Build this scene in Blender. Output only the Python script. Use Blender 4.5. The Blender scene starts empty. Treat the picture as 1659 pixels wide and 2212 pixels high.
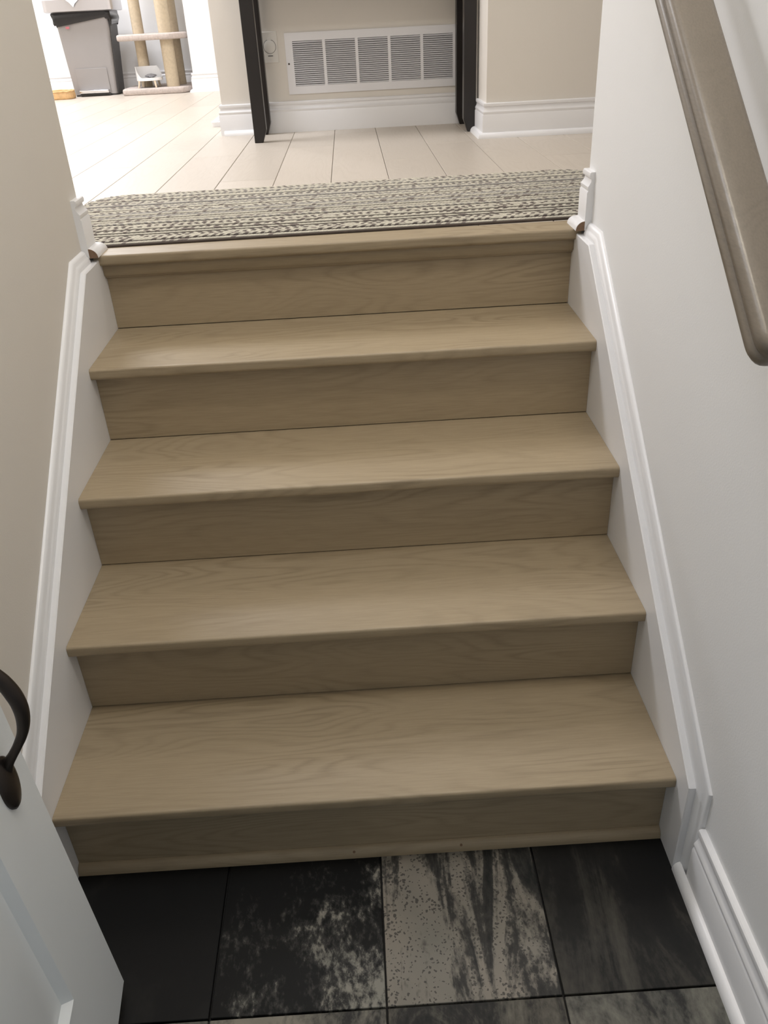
import bpy, bmesh, math, random
from mathutils import Vector, Matrix, noise
random.seed(7)
C = bpy.context.scene.collection
PI = math.pi

# ------------------------------------------------------------------ camera
cam = bpy.data.cameras.new('camera'); camo = bpy.data.objects.new('camera', cam); C.objects.link(camo)
yaw, pitch, roll = 0.01445, -0.54470, -0.05285
f = Vector((math.sin(yaw)*math.cos(pitch), math.cos(yaw)*math.cos(pitch), math.sin(pitch)))
r = Vector((math.cos(yaw), -math.sin(yaw), 0)); u = r.cross(f)
r2 = math.cos(roll)*r + math.sin(roll)*u; u2 = -math.sin(roll)*r + math.cos(roll)*u
M = Matrix((( r2.x, u2.x, -f.x, 0.0463), (r2.y, u2.y, -f.y, -1.0530), (r2.z, u2.z, -f.z, 1.4168), (0, 0, 0, 1)))
camo.matrix_world = M
cam.sensor_fit = 'VERTICAL'; cam.sensor_height = 24.0; cam.lens = 1785.7/2212*24.0
cam.clip_start = 0.02; cam.clip_end = 60
bpy.context.scene.camera = camo

# ------------------------------------------------------------------ world, lights, exposure
vs = bpy.context.scene.view_settings
vs.view_transform = 'Standard'; vs.look = 'None'; vs.gamma = 1.0; vs.use_curve_mapping = False
vs.exposure = 0.10
w = bpy.data.worlds.new('world'); bpy.context.scene.world = w; w.use_nodes = True
bg = w.node_tree.nodes['Background']
bg.inputs[0].default_value = (0.62, 0.72, 0.82, 1); bg.inputs[1].default_value = 0.36

def area(name, loc, size, power, col, aim=None):
    l = bpy.data.lights.new(name, 'AREA'); l.energy = power; l.color = col
    l.shape = 'DISK'; l.size = size
    o = bpy.data.objects.new(name, l); C.objects.link(o); o.location = loc
    if aim is not None:
        o.rotation_euler = (Vector(aim) - Vector(loc)).to_track_quat('-Z', 'Y').to_euler()
    return o
area('kitchen_light', (-2.2, 5.6, 3.30), 0.60, 66, (0.92, 0.94, 1.0))
area('dining_light', (-1.6, 2.8, 3.36), 1.00, 70, (0.92, 0.94, 1.0))
area('landing_light', (0.35, 1.9, 3.36), 0.30, 7, (1.0, 0.93, 0.85))
area('stair_light', (0.38, -0.20, 3.36), 0.30, 11.5, (1.0, 0.92, 0.78))
area('entry_light', (-0.32, 0.05, 3.36), 0.70, 12.0, (0.87, 0.92, 1.0))  # added fill without a known fixture, brightens the right stair wall

# ------------------------------------------------------------------ materials
def mat(name, col, rough=0.5, metal=0.0, bump=0.0, bscale=200.0, var=0.0, vscale=6.0, coat=0.0, spec=0.5):
    m = bpy.data.materials.new(name); m.use_nodes = True
    nt = m.node_tree; N = nt.nodes; L = nt.links; b = N['Principled BSDF']
    b.inputs['Roughness'].default_value = rough; b.inputs['Metallic'].default_value = metal
    b.inputs['Coat Weight'].default_value = coat; b.inputs['Specular IOR Level'].default_value = spec
    tc = N.new('ShaderNodeTexCoord')
    n1 = N.new('ShaderNodeTexNoise'); n1.inputs['Scale'].default_value = vscale; n1.inputs['Detail'].default_value = 4
    L.new(tc.outputs['Object'], n1.inputs['Vector'])
    mx = N.new('ShaderNodeMix'); mx.data_type = 'RGBA'
    mx.inputs[6].default_value = tuple(c*(1-var) for c in col) + (1,)
    mx.inputs[7].default_value = tuple(min(1, c*(1+var)) for c in col) + (1,)
    L.new(n1.outputs['Fac'], mx.inputs[0]); L.new(mx.outputs[2], b.inputs['Base Color'])
    if bump > 0:
        n2 = N.new('ShaderNodeTexNoise'); n2.inputs['Scale'].default_value = bscale; n2.inputs['Detail'].default_value = 3
        L.new(tc.outputs['Object'], n2.inputs['Vector'])
        bp = N.new('ShaderNodeBump'); bp.inputs['Strength'].default_value = bump; bp.inputs['Distance'].default_value = 0.002
        L.new(n2.outputs['Fac'], bp.inputs['Height']); L.new(bp.outputs[0], b.inputs['Normal'])
    return m

def wood(name, c_lo, c_hi, axis='x', rough=0.35, fig=0.5, scale=1.0, objvar=0.08, coat=0.0, pore=0.3):
    """oak: cathedral figure from stretched, warped rings plus fine pores; every object gets its own offset"""
    m = bpy.data.materials.new(name); m.use_nodes = True
    nt = m.node_tree; N = nt.nodes; L = nt.links; b = N['Principled BSDF']
    b.inputs['Coat Weight'].default_value = coat; b.inputs['Coat Roughness'].default_value = 0.25
    tc = N.new('ShaderNodeTexCoord'); oi = N.new('ShaderNodeObjectInfo')
    off = N.new('ShaderNodeVectorMath'); off.operation = 'MULTIPLY'; off.inputs[1].default_value = (7.3, 5.1, 9.7)
    cmb = N.new('ShaderNodeCombineXYZ')
    for i in range(3): L.new(oi.outputs['Random'], cmb.inputs[i])
    L.new(cmb.outputs[0], off.inputs[0])
    add = N.new('ShaderNodeVectorMath'); add.operation = 'ADD'
    L.new(tc.outputs['Object'], add.inputs[0]); L.new(off.outputs[0], add.inputs[1])
    def stretched(sx, sy):
        v = N.new('ShaderNodeVectorMath'); v.operation = 'MULTIPLY'
        v.inputs[1].default_value = (sx, sy, sy) if axis == 'x' else (sy, sx, sy)
        L.new(add.outputs[0], v.inputs[0]); return v
    s1 = stretched(1.1*scale, 6.5*scale)
    n1 = N.new('ShaderNodeTexNoise'); n1.inputs['Scale'].default_value = 1.3; n1.inputs['Detail'].default_value = 1.0
    n1.inputs['Distortion'].default_value = 0.35
    L.new(s1.outputs[0], n1.inputs['Vector'])
    mul = N.new('ShaderNodeMath'); mul.operation = 'MULTIPLY'; mul.inputs[1].default_value = 17.0
    L.new(n1.outputs['Fac'], mul.inputs[0])
    s1b = stretched(9*scale, 70*scale)
    n1b = N.new('ShaderNodeTexNoise'); n1b.inputs['Scale'].default_value = 1.0; n1b.inputs['Detail'].default_value = 2.0
    L.new(s1b.outputs[0], n1b.inputs['Vector'])
    ad2 = N.new('ShaderNodeMath'); ad2.operation = 'MULTIPLY_ADD'; ad2.inputs[1].default_value = 0.8
    L.new(n1b.outputs['Fac'], ad2.inputs[0]); L.new(mul.outputs[0], ad2.inputs[2])
    fr = N.new('ShaderNodeMath'); fr.operation = 'FRACT'; L.new(ad2.outputs[0], fr.inputs[0])
    cr = N.new('ShaderNodeValToRGB'); e = cr.color_ramp.elements
    e[0].position = 0.0; e[0].color = (0.2, 0.2, 0.2, 1); e[1].position = 1.0; e[1].color = (0.25, 0.25, 0.25, 1)
    x = e.new(0.30); x.color = (0.95, 0.95, 0.95, 1); x = e.new(0.72); x.color = (1, 1, 1, 1)
    L.new(fr.outputs[0], cr.inputs[0])
    # where the figure is strong
    s3 = stretched(1.5, 5.0)
    n3 = N.new('ShaderNodeTexNoise'); n3.inputs['Scale'].default_value = 1.6; n3.inputs['Detail'].default_value = 1
    L.new(s3.outputs[0], n3.inputs['Vector'])
    mr = N.new('ShaderNodeMapRange'); mr.inputs[1].default_value = 0.38; mr.inputs[2].default_value = 0.68
    mr.inputs[3].default_value = 0.15*fig; mr.inputs[4].default_value = fig
    L.new(n3.outputs['Fac'], mr.inputs[0])
    # pores
    s2 = stretched(16, 420)
    n2 = N.new('ShaderNodeTexNoise'); n2.inputs['Scale'].default_value = 1.0; n2.inputs['Detail'].default_value = 3
    L.new(s2.outputs[0], n2.inputs['Vector'])
    base = N.new('ShaderNodeMix'); base.data_type = 'RGBA'
    base.inputs[6].default_value = c_lo + (1,); base.inputs[7].default_value = c_hi + (1,)
    inv = N.new('ShaderNodeMath'); inv.operation = 'SUBTRACT'; inv.inputs[0].default_value = 1.0
    L.new(cr.outputs[0], inv.inputs[1])
    m1 = N.new('ShaderNodeMath'); m1.operation = 'MULTIPLY'; L.new(inv.outputs[0], m1.inputs[0]); L.new(mr.outputs[0], m1.inputs[1])
    pr = N.new('ShaderNodeMapRange'); pr.inputs[1].default_value = 0.25; pr.inputs[2].default_value = 0.6
    pr.inputs[3].default_value = pore; pr.inputs[4].default_value = 0.0
    L.new(n2.outputs['Fac'], pr.inputs[0])
    sm = N.new('ShaderNodeMath'); sm.operation = 'ADD'; L.new(m1.outputs[0], sm.inputs[0]); L.new(pr.outputs[0], sm.inputs[1])
    f1 = N.new('ShaderNodeMath'); f1.operation = 'SUBTRACT'; f1.inputs[0].default_value = 1.0; f1.use_clamp = True
    L.new(sm.outputs[0], f1.inputs[1]); L.new(f1.outputs[0], base.inputs[0])
    hsv = N.new('ShaderNodeHueSaturation')
    vr = N.new('ShaderNodeMapRange'); vr.inputs[3].default_value = 1-objvar; vr.inputs[4].default_value = 1+objvar
    L.new(oi.outputs['Random'], vr.inputs[0]); L.new(vr.outputs[0], hsv.inputs['Value'])
    L.new(base.outputs[2], hsv.inputs['Color']); L.new(hsv.outputs[0], b.inputs['Base Color'])
    rr = N.new('ShaderNodeMapRange'); rr.inputs[3].default_value = rough+0.18; rr.inputs[4].default_value = rough
    L.new(f1.outputs[0], rr.inputs[0]); L.new(rr.outputs[0], b.inputs['Roughness'])
    bp = N.new('ShaderNodeBump'); bp.inputs['Strength'].default_value = 0.12; bp.inputs['Distance'].default_value = 0.001
    L.new(f1.outputs[0], bp.inputs['Height']); L.new(bp.outputs[0], b.inputs['Normal'])
    return m

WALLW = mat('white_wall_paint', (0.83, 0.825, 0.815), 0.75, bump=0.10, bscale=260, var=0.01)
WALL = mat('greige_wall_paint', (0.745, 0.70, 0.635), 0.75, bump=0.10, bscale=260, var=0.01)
CEIL = mat('ceiling_paint', (0.80, 0.79, 0.77), 0.9)
TRIM = mat('white_trim_paint', (0.83, 0.82, 0.82), 0.32, bump=0.04, bscale=60, var=0.015)
OAK = wood('stained_oak', (0.218, 0.163, 0.098), (0.375, 0.294, 0.188), 'x', rough=0.44, fig=0.60)
OAKY = wood('stained_oak_rail', (0.125, 0.102, 0.077), (0.205, 0.172, 0.135), 'y', rough=0.30, fig=0.30)
PLANK = wood('pale_plank', (0.42, 0.36, 0.29), (0.57, 0.505, 0.43), 'y', rough=0.38, fig=0.16, objvar=0.05, pore=0.12)
SUB = mat('underlay', (0.12, 0.10, 0.08), 0.9)
GROUT = mat('dark_grout', (0.016, 0.015, 0.014), 0.85)
DARK = mat('espresso_wood', (0.010, 0.007, 0.006), 0.32, var=0.2, bump=0.05)
METALW = mat('white_enamel', (0.80, 0.79, 0.80), 0.38)
VOID = mat('duct_dark', (0.06, 0.055, 0.05), 0.8)
PLATE = mat('ivory_plastic', (0.76, 0.73, 0.68), 0.4)
DOORP = mat('door_paint', (0.80, 0.83, 0.84), 0.42, bump=0.05, bscale=120)
BRONZE = mat('oiled_bronze', (0.050, 0.040, 0.034), 0.40, metal=0.75, var=0.2, vscale=20)
RAW = mat('raw_end_grain', (0.20, 0.12, 0.07), 0.8, var=0.4, vscale=150)
BINM = mat('grey_bin_steel', (0.33, 0.315, 0.31), 0.42, metal=0.25, bump=0.02)
BIND = mat('dark_bin_plastic', (0.07, 0.068, 0.068), 0.5)  # dark plastic parts, also the painted shade on the bin flank
CHROME = mat('chrome', (0.75, 0.75, 0.77), 0.18, metal=1.0)
STEEL = mat('brushed_steel', (0.62, 0.61, 0.63), 0.28, metal=0.9)
BAG = mat('black_liner', (0.012, 0.012, 0.013), 0.22, bump=0.5, bscale=26)
BAGW = mat('white_film', (0.85, 0.86, 0.88), 0.3)
PINK = mat('pink_mark', (0.45, 0.13, 0.15), 0.6)
SISAL = mat('sisal_rope', (0.60, 0.50, 0.36), 0.9, bump=0.3, bscale=120, var=0.18, vscale=60)
CARPET = mat('beige_plush', (0.52, 0.45, 0.41), 0.95, bump=1.0, bscale=220, var=0.25, vscale=70)
WPLAS = mat('white_plastic', (0.84, 0.84, 0.84), 0.35)
GPLAS = mat('grey_cushion', (0.35, 0.35, 0.37), 0.9)
PEG = mat('pale_peg_wood', (0.72, 0.60, 0.46), 0.55)
ORANGE = mat('tan_wicker', (0.66, 0.42, 0.20), 0.8, bump=1.0, bscale=60, var=0.4, vscale=40)

# ------------------------------------------------------------------ helpers
def link(name, verts, faces, m, parent=None, origin=(0, 0, 0), smooth=False, angle=None):
    me = bpy.data.meshes.new(name)
    ox, oy, oz = origin
    me.from_pydata([(v[0]-ox, v[1]-oy, v[2]-oz) for v in verts], [], faces); me.update()
    bm = bmesh.new(); bm.from_mesh(me); bmesh.ops.recalc_face_normals(bm, faces=bm.faces); bm.to_mesh(me); bm.free()
    me.materials.append(m)
    if smooth:
        for p in me.polygons: p.use_smooth = True
        if angle: me.set_sharp_from_angle(angle=math.radians(angle))
    o = bpy.data.objects.new(name, me); C.objects.link(o)
    if parent is not None:
        o.parent = parent
        p = parent; base = Vector((0, 0, 0))
        base = WPOS[parent.name]
        o.location = Vector(origin) - base
    else:
        o.location = origin
    WPOS[o.name] = Vector(origin)
    return o
WPOS = {}
def empty(name, loc):
    o = bpy.data.objects.new(name, None); C.objects.link(o); o.location = loc; o.empty_display_size = 0.1
    WPOS[o.name] = Vector(loc); return o
def tag(o, label=None, cat=None, group=None, kind=None):
    if label: o['label'] = label
    if cat: o['category'] = cat
    if group: o['group'] = group
    if kind: o['kind'] = kind
    return o
def box_vf(x0, x1, y0, y1, z0, z1):
    v = [(x0,y0,z0),(x1,y0,z0),(x1,y1,z0),(x0,y1,z0),(x0,y0,z1),(x1,y0,z1),(x1,y1,z1),(x0,y1,z1)]
    fc = [(0,3,2,1),(4,5,6,7),(0,1,5,4),(1,2,6,5),(2,3,7,6),(3,0,4,7)]
    return v, fc
def boxes_vf(bs):
    V, F = [], []
    for b in bs:
        v, fc = box_vf(*b); n = len(V); V += v; F += [tuple(i+n for i in q) for q in fc]
    return V, F
def box(name, b, m, parent=None, bevel=0.0, origin=None, seg=2):
    v, fc = box_vf(*b)
    if origin is None: origin = ((b[0]+b[1])/2, (b[2]+b[3])/2, b[4])
    o = link(name, v, fc, m, parent, origin)
    if bevel: bevel_mod(o, bevel, seg)
    return o
def bevel_mod(o, wd, seg=2):
    md = o.modifiers.new('bevel', 'BEVEL'); md.width = wd; md.segments = seg; md.limit_method = 'ANGLE'
    for p in o.data.polygons: p.use_smooth = True
    o.data.set_sharp_from_angle(angle=math.radians(50))
def struct(name, bs, m, parent=None):
    v, fc = boxes_vf(bs); o = link(name, v, fc, m, parent); o['kind'] = 'structure'; return o
def sweep(name, path, prof, to3, m, parent=None, origin=(0,0,0), close=True, sharp=35):
    """profile (n, b) swept along a 2-D path with mitres; n runs along the left normal of the path, b along the third axis"""
    P = [Vector(p) for p in path]; V = []; k = len(prof)
    for i, p in enumerate(P):
        d0 = (P[i]-P[i-1]).normalized() if i > 0 else None
        d1 = (P[i+1]-P[i]).normalized() if i < len(P)-1 else None
        if d0 is None: nn = Vector((-d1.y, d1.x))
        elif d1 is None: nn = Vector((-d0.y, d0.x))
        else:
            a = Vector((-d0.y, d0.x)); c = Vector((-d1.y, d1.x)); s = (a+c)
            nn = s*(2.0/s.length_squared) if s.length > 1e-6 else a
        for (n, b) in prof:
            q = p + nn*n; V.append(to3(q.x, q.y, b))
    F = []
    for i in range(len(P)-1):
        for j in range(k):
            j2 = (j+1) % k
            F.append((i*k+j, i*k+j2, (i+1)*k+j2, (i+1)*k+j))
    if close:
        F.append(tuple(range(k))); F.append(tuple(range((len(P)-1)*k, len(P)*k)))
    return link(name, V, F, m, parent, origin, smooth=True, angle=sharp)
def extrude_x(name, prof, x0, x1, m, parent=None, origin=(0,0,0), sharp=35):
    k = len(prof); V = [(x0, a, b) for a, b in prof] + [(x1, a, b) for a, b in prof]
    F = [tuple(range(k)), tuple(range(k, 2*k))] + [(j, (j+1) % k, k+(j+1) % k, k+j) for j in range(k)]
    return link(name, V, F, m, parent, origin, smooth=True, angle=sharp)
def lathe(name, prof, m, parent, c, seg=24, sharp=40, ell=(1,1)):
    """prof: (radius, z) list"""
    V, F = [], []
    for (rr, z) in prof:
        for i in range(seg):
            a = 2*PI*i/seg; V.append((c[0]+rr*ell[0]*math.cos(a), c[1]+rr*ell[1]*math.sin(a), c[2]+z))
    for j in range(len(prof)-1):
        for i in range(seg):
            F.append((j*seg+i, j*seg+(i+1) % seg, (j+1)*seg+(i+1) % seg, (j+1)*seg+i))
    F.append(tuple(range(seg))); F.append(tuple(range((len(prof)-1)*seg, len(prof)*seg)))
    return link(name, V, F, m, parent, c, smooth=True, angle=sharp)
def tube(name, pts, rad, m, parent, origin, seg=14, flat=(1, 1), upv=(0, 0, 1)):
    P = [Vector(p) for p in pts]; V, F = [], []; side = Vector(upv)
    for i, p in enumerate(P):
        t = (P[min(i+1, len(P)-1)] - P[max(i-1, 0)]).normalized()
        a = side.cross(t).normalized(); b = t.cross(a).normalized()
        for k in range(seg):
            an = 2*PI*k/seg
            V.append(tuple(p + a*math.cos(an)*rad[i]*flat[0] + b*math.sin(an)*rad[i]*flat[1]))
    for i in range(len(P)-1):
        for k in range(seg):
            F.append((i*seg+k, i*seg+(k+1) % seg, (i+1)*seg+(k+1) % seg, (i+1)*seg+k))
    F.append(tuple(range(seg))); F.append(tuple(range((len(P)-1)*seg, len(P)*seg)))
    return link(name, V, F, m, parent, origin, smooth=True, angle=50)

# ------------------------------------------------------------------ dimensions
H, RUN, OV, HW = 0.19, 0.2501, 0.0334, 0.571      # rise, run, nosing overhang, half width between the skirt boards
WX = 0.600                                        # stair wall faces
WE = 1.000                                        # where the stair walls end
Z2 = 5*H                                          # landing level 0.95
CZ = 3.40                                         # ceiling

# ------------------------------------------------------------------ structure
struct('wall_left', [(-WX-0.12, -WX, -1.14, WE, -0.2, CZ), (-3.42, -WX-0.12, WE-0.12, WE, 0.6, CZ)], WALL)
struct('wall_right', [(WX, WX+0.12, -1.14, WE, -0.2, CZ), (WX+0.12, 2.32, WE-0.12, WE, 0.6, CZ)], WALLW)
struct('wall_entry', [(-WX, -0.475, -1.14, -1.02, -0.1, CZ), (0.42, WX, -1.14, -1.02, -0.1, CZ), (-0.475, 0.42, -1.14, -1.02, 2.1, CZ)], WALL)
struct('wall_center', [(-0.54, 0.60, 3.20, 3.32, 0.6, CZ), (-0.54, -0.42, 3.32, 6.07, 0.6, CZ), (0.60, 0.72, 2.874, 3.32, 0.6, CZ)], WALL)
struct('wall_stub', [(0.60, 2.20, 2.64, 2.862, 0.6, CZ)], WALL)
struct('wall_back', [(-3.30, -1.12, 6.64, 6.76, 0.6, CZ), (-1.12, -0.42, 6.07, 6.76, 0.6, CZ)], WALLW)
struct('wall_kitchen_side', [(-3.42, -3.30, WE, 6.76, 0.6, CZ)], WALL)
struct('wall_landing_side', [(2.20, 2.32, WE, 3.32, 0.6, CZ)], WALL)
struct('ceiling', [(-3.42, 2.32, -1.14, 6.76, CZ, CZ+0.1)], CEIL)

# upper floor of pale planks
PW, PT = 0.1882, 0.007
upper = struct('floor', [(-3.30, 2.20, 1.045, 6.76, 0.72, Z2-PT), (-WX, WX, 1.018, 1.045, 0.72, Z2-0.03), (-WX, WX, 1.018, 1.05, -0.12, 0.73)], SUB)
def seam_y(col):
    base = {-1: 2.52, 0: 1.914}.get(col)
    if base is None: base = 1.05 + ((col*0.377) % 1.22)
    return base
col = -14
x0 = -0.4035
for col in range(-16, 15):
    xa = x0 + col*PW; xb = xa + PW
    # col -1: -0.59..-0.40 ; col 0: -0.40..-0.215
    if xb < -3.28 or xa > 2.18: continue
    ya = 1.062; s = seam_y(col)
    while s - 1.22 > ya + 0.1: s -= 1.22
    cuts = [ya]; 
    while s < 6.6:
        if s > ya + 0.05: cuts.append(s)
        s += 1.22
    cuts.append(6.62)
    for a, b in zip(cuts[:-1], cuts[1:]):
        g = 0.0009
        xa2, xb2 = max(xa+g, -3.28), min(xb-g, 2.18)
        if b-a < 0.02: continue
        # leave out planks that would lie under the solid walls
        mx_, my_ = (xa2+xb2)/2, (a+b)/2
        if mx_ > 0.75 and a > 2.86: continue
        if mx_ > -0.35 and a > 3.25: continue
        t = Z2
        e_ = 0.0012
        V = [(xa2,a+g,t-PT),(xb2,a+g,t-PT),(xb2,b-g,t-PT),(xa2,b-g,t-PT),
             (xa2,a+g,t-e_),(xb2,a+g,t-e_),(xb2,b-g,t-e_),(xa2,b-g,t-e_),
             (xa2+e_,a+g+e_,t),(xb2-e_,a+g+e_,t),(xb2-e_,b-g-e_,t),(xa2+e_,b-g-e_,t)]
        F = [(0,3,2,1),(0,1,5,4),(1,2,6,5),(2,3,7,6),(3,0,4,7),(4,5,9,8),(5,6,10,9),(6,7,11,10),(7,4,8,11),(8,9,10,11)]
        link('plank', V, F, PLANK, upper, ((xa+xb)/2, a, t-PT))

# lower floor of slate-look tiles
def tile_mat(name, thr, seed, streak=(6, 1.6), speck=0.0, light=(0.22, 0.20, 0.165), dark=(0.010, 0.010, 0.011), grad=None, fine=0.5, soft=0.10):
    m = bpy.data.materials.new(name); m.use_nodes = True
    nt = m.node_tree; N = nt.nodes; L = nt.links; b = N['Principled BSDF']
    tc = N.new('ShaderNodeTexCoord')
    def mth(op, a, c, clamp=False):
        q = N.new('ShaderNodeMath'); q.operation = op; q.use_clamp = clamp
        for i, s in enumerate((a, c)):
            if hasattr(s, 'is_output'): L.new(s, q.inputs[i])
            else: q.inputs[i].default_value = s
        return q.outputs[0]
    mp = N.new('ShaderNodeMapping'); mp.inputs['Location'].default_value = (seed, seed*1.7, 0)
    mp.inputs['Scale'].default_value = (streak[0], streak[1], 1); L.new(tc.outputs['Object'], mp.inputs[0])
    n1 = N.new('ShaderNodeTexNoise'); n1.inputs['Scale'].default_value = 1.6; n1.inputs['Detail'].default_value = 7
    n1.inputs['Roughness'].default_value = 0.62; n1.inputs['Distortion'].default_value = 0.9
    L.new(mp.outputs[0], n1.inputs['Vector'])
    n2 = N.new('ShaderNodeTexNoise'); n2.inputs['Scale'].default_value = 95; n2.inputs['Detail'].default_value = 4
    n2.inputs['Roughness'].default_value = 0.7
    mp2 = N.new('ShaderNodeMapping'); mp2.inputs['Location'].default_value = (seed*3, seed, 0); mp2.inputs['Scale'].default_value = (1, 0.55, 1)
    mp2.inputs['Rotation'].default_value = (0, 0, 0.5)
    L.new(tc.outputs['Object'], mp2.inputs[0]); L.new(mp2.outputs[0], n2.inputs['Vector'])
    v = mth('ADD', n1.outputs['Fac'], mth('MULTIPLY', mth('SUBTRACT', n2.outputs['Fac'], 0.5), fine))
    if grad:
        sp = N.new('ShaderNodeSeparateXYZ'); L.new(tc.outputs['Object'], sp.inputs[0])
        v = mth('ADD', v, mth('MULTIPLY', sp.outputs[0], grad[0])); v = mth('ADD', v, mth('MULTIPLY', sp.outputs[1], grad[1]))
    mr = N.new('ShaderNodeMapRange'); mr.inputs[1].default_value = thr-soft; mr.inputs[2].default_value = thr+soft
    L.new(v, mr.inputs[0])
    fac = mr.outputs[0]
    if speck > 0:
        vo = N.new('ShaderNodeTexVoronoi'); vo.inputs['Scale'].default_value = 150
        wn = N.new('ShaderNodeTexNoise'); wn.inputs['Scale'].default_value = 120; L.new(tc.outputs['Object'], wn.inputs['Vector'])
        wv = N.new('ShaderNodeVectorMath'); wv.operation = 'MULTIPLY_ADD'; wv.inputs[1].default_value = (0.010, 0.010, 0.0)
        L.new(wn.outputs['Color'], wv.inputs[0]); L.new(tc.outputs['Object'], wv.inputs[2]); L.new(wv.outputs[0], vo.inputs['Vector'])
        n3 = N.new('ShaderNodeTexNoise'); n3.inputs['Scale'].default_value = 18; L.new(tc.outputs['Object'], n3.inputs['Vector'])
        th = mth('MULTIPLY', n3.outputs['Fac'], 0.62*speck)
        dots = mth('GREATER_THAN', vo.outputs['Distance'], mth('SUBTRACT', th, 0.06))
        dm = mth('ADD', mth('MULTIPLY', dots, 0.85), 0.15)
        fac = mth('MULTIPLY', fac, dm)
    n4 = N.new('ShaderNodeTexNoise'); n4.inputs['Scale'].default_value = 9; n4.inputs['Detail'].default_value = 3
    L.new(mp2.outputs[0], n4.inputs['Vector'])
    lt = N.new('ShaderNodeMix'); lt.data_type = 'RGBA'
    lt.inputs[6].default_value = tuple(c*k for c, k in zip(light, (0.62, 0.68, 0.66))) + (1,)
    lt.inputs[7].default_value = tuple(min(1, c*k) for c, k in zip(light, (1.35, 1.25, 1.15))) + (1,)
    L.new(n4.outputs['Fac'], lt.inputs[0])
    mm = N.new('ShaderNodeMapRange'); mm.inputs[1].default_value = thr-soft-0.15; mm.inputs[2].default_value = thr+0.02
    mm.interpolation_type = 'SMOOTHSTEP'; L.new(v, mm.inputs[0])
    md = N.new('ShaderNodeMix'); md.data_type = 'RGBA'; md.inputs[6].default_value = dark + (1,)
    md.inputs[7].default_value = tuple(d_*0.45 + l_*0.22 for d_, l_ in zip(dark, light)) + (1,); L.new(mm.outputs[0], md.inputs[0])
    mx = N.new('ShaderNodeMix'); mx.data_type = 'RGBA'; L.new(md.outputs[2], mx.inputs[6])
    L.new(lt.outputs[2], mx.inputs[7]); L.new(fac, mx.inputs[0]); L.new(mx.outputs[2], b.inputs['Base Color'])
    b.inputs['Roughness'].default_value = 0.50; b.inputs['Specular IOR Level'].default_value = 0.18
    bp = N.new('ShaderNodeBump'); bp.inputs['Strength'].default_value = 0.25; bp.inputs['Distance'].default_value = 0.001
    L.new(fac, bp.inputs['Height']); L.new(bp.outputs[0], b.inputs['Normal'])
    return m
TS = 0.2955; GX = 0.0185
lower = struct('floor', [(-WX, WX, -1.14, 1.05, -0.12, -0.009)], GROUT)
tm = {
 (-2, 0): tile_mat('slate_near_black', 0.80, 1.3, (3, 3), fine=0.10, soft=0.28, light=(0.034, 0.033, 0.031), dark=(0.006, 0.006, 0.006)),
 (-1, 0): tile_mat('slate_flecked', 0.715, 4.6, (5.5, 5.5), light=(0.26, 0.25, 0.225), dark=(0.006, 0.006, 0.006), grad=(0.85, -0.95), fine=0.70, soft=0.07),
 (0, 0): tile_mat('slate_pale_speckled', 0.500, 9.4, (9.5, 1.5), speck=1.15, light=(0.225, 0.208, 0.185), dark=(0.016, 0.017, 0.016), fine=0.30, soft=0.05, grad=(-0.45, -0.30)),
 (1, 0): tile_mat('slate_charcoal', 0.64, 11.2, (6, 1.3), light=(0.085, 0.080, 0.070), dark=(0.0095, 0.0095, 0.0095), fine=0.16, soft=0.12, grad=(-0.20, -0.70)),
 'a': tile_mat('slate_mottled', 0.52, 15.7, (6, 3), light=(0.22, 0.21, 0.185), dark=(0.014, 0.014, 0.014), fine=0.35, soft=0.10),
 'b': tile_mat('slate_mottled_grey', 0.50, 21.3, (4, 2.2), light=(0.19, 0.185, 0.165), dark=(0.018, 0.018, 0.018), fine=0.30, soft=0.12),
 'c': tile_mat('slate_mottled_dark', 0.60, 27.9, (5, 3), light=(0.15, 0.14, 0.12), dark=(0.012, 0.012, 0.012), fine=0.30, soft=0.10)}
for cx in (-3, -2, -1, 0, 1):
    for ry in range(0, 4):
        xa, xb = GX + cx*TS, GX + (cx+1)*TS
        if cx == -3: xa, xb = xa, xb
        yb = -0.0075 - ry*TS; ya = yb - TS
        if ry == 0: yb = 0.0
        xa_, xb_ = max(xa, -WX), min(xb, WX)
        if xb_-xa_ < 0.012: continue
        g = 0.0016
        m = tm.get((cx, ry)) or tm['abc'[(cx*2+ry*5) % 3]]
        if cx == -3 and ry == 0: m = tm['c']
        o = box('tile', (xa_+g, xb_-g, ya+g, yb-g, -0.009, 0.0), m, lower, bevel=0.0010, origin=((xa+xb)/2, (ya+yb)/2, -0.009), seg=1)

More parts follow.
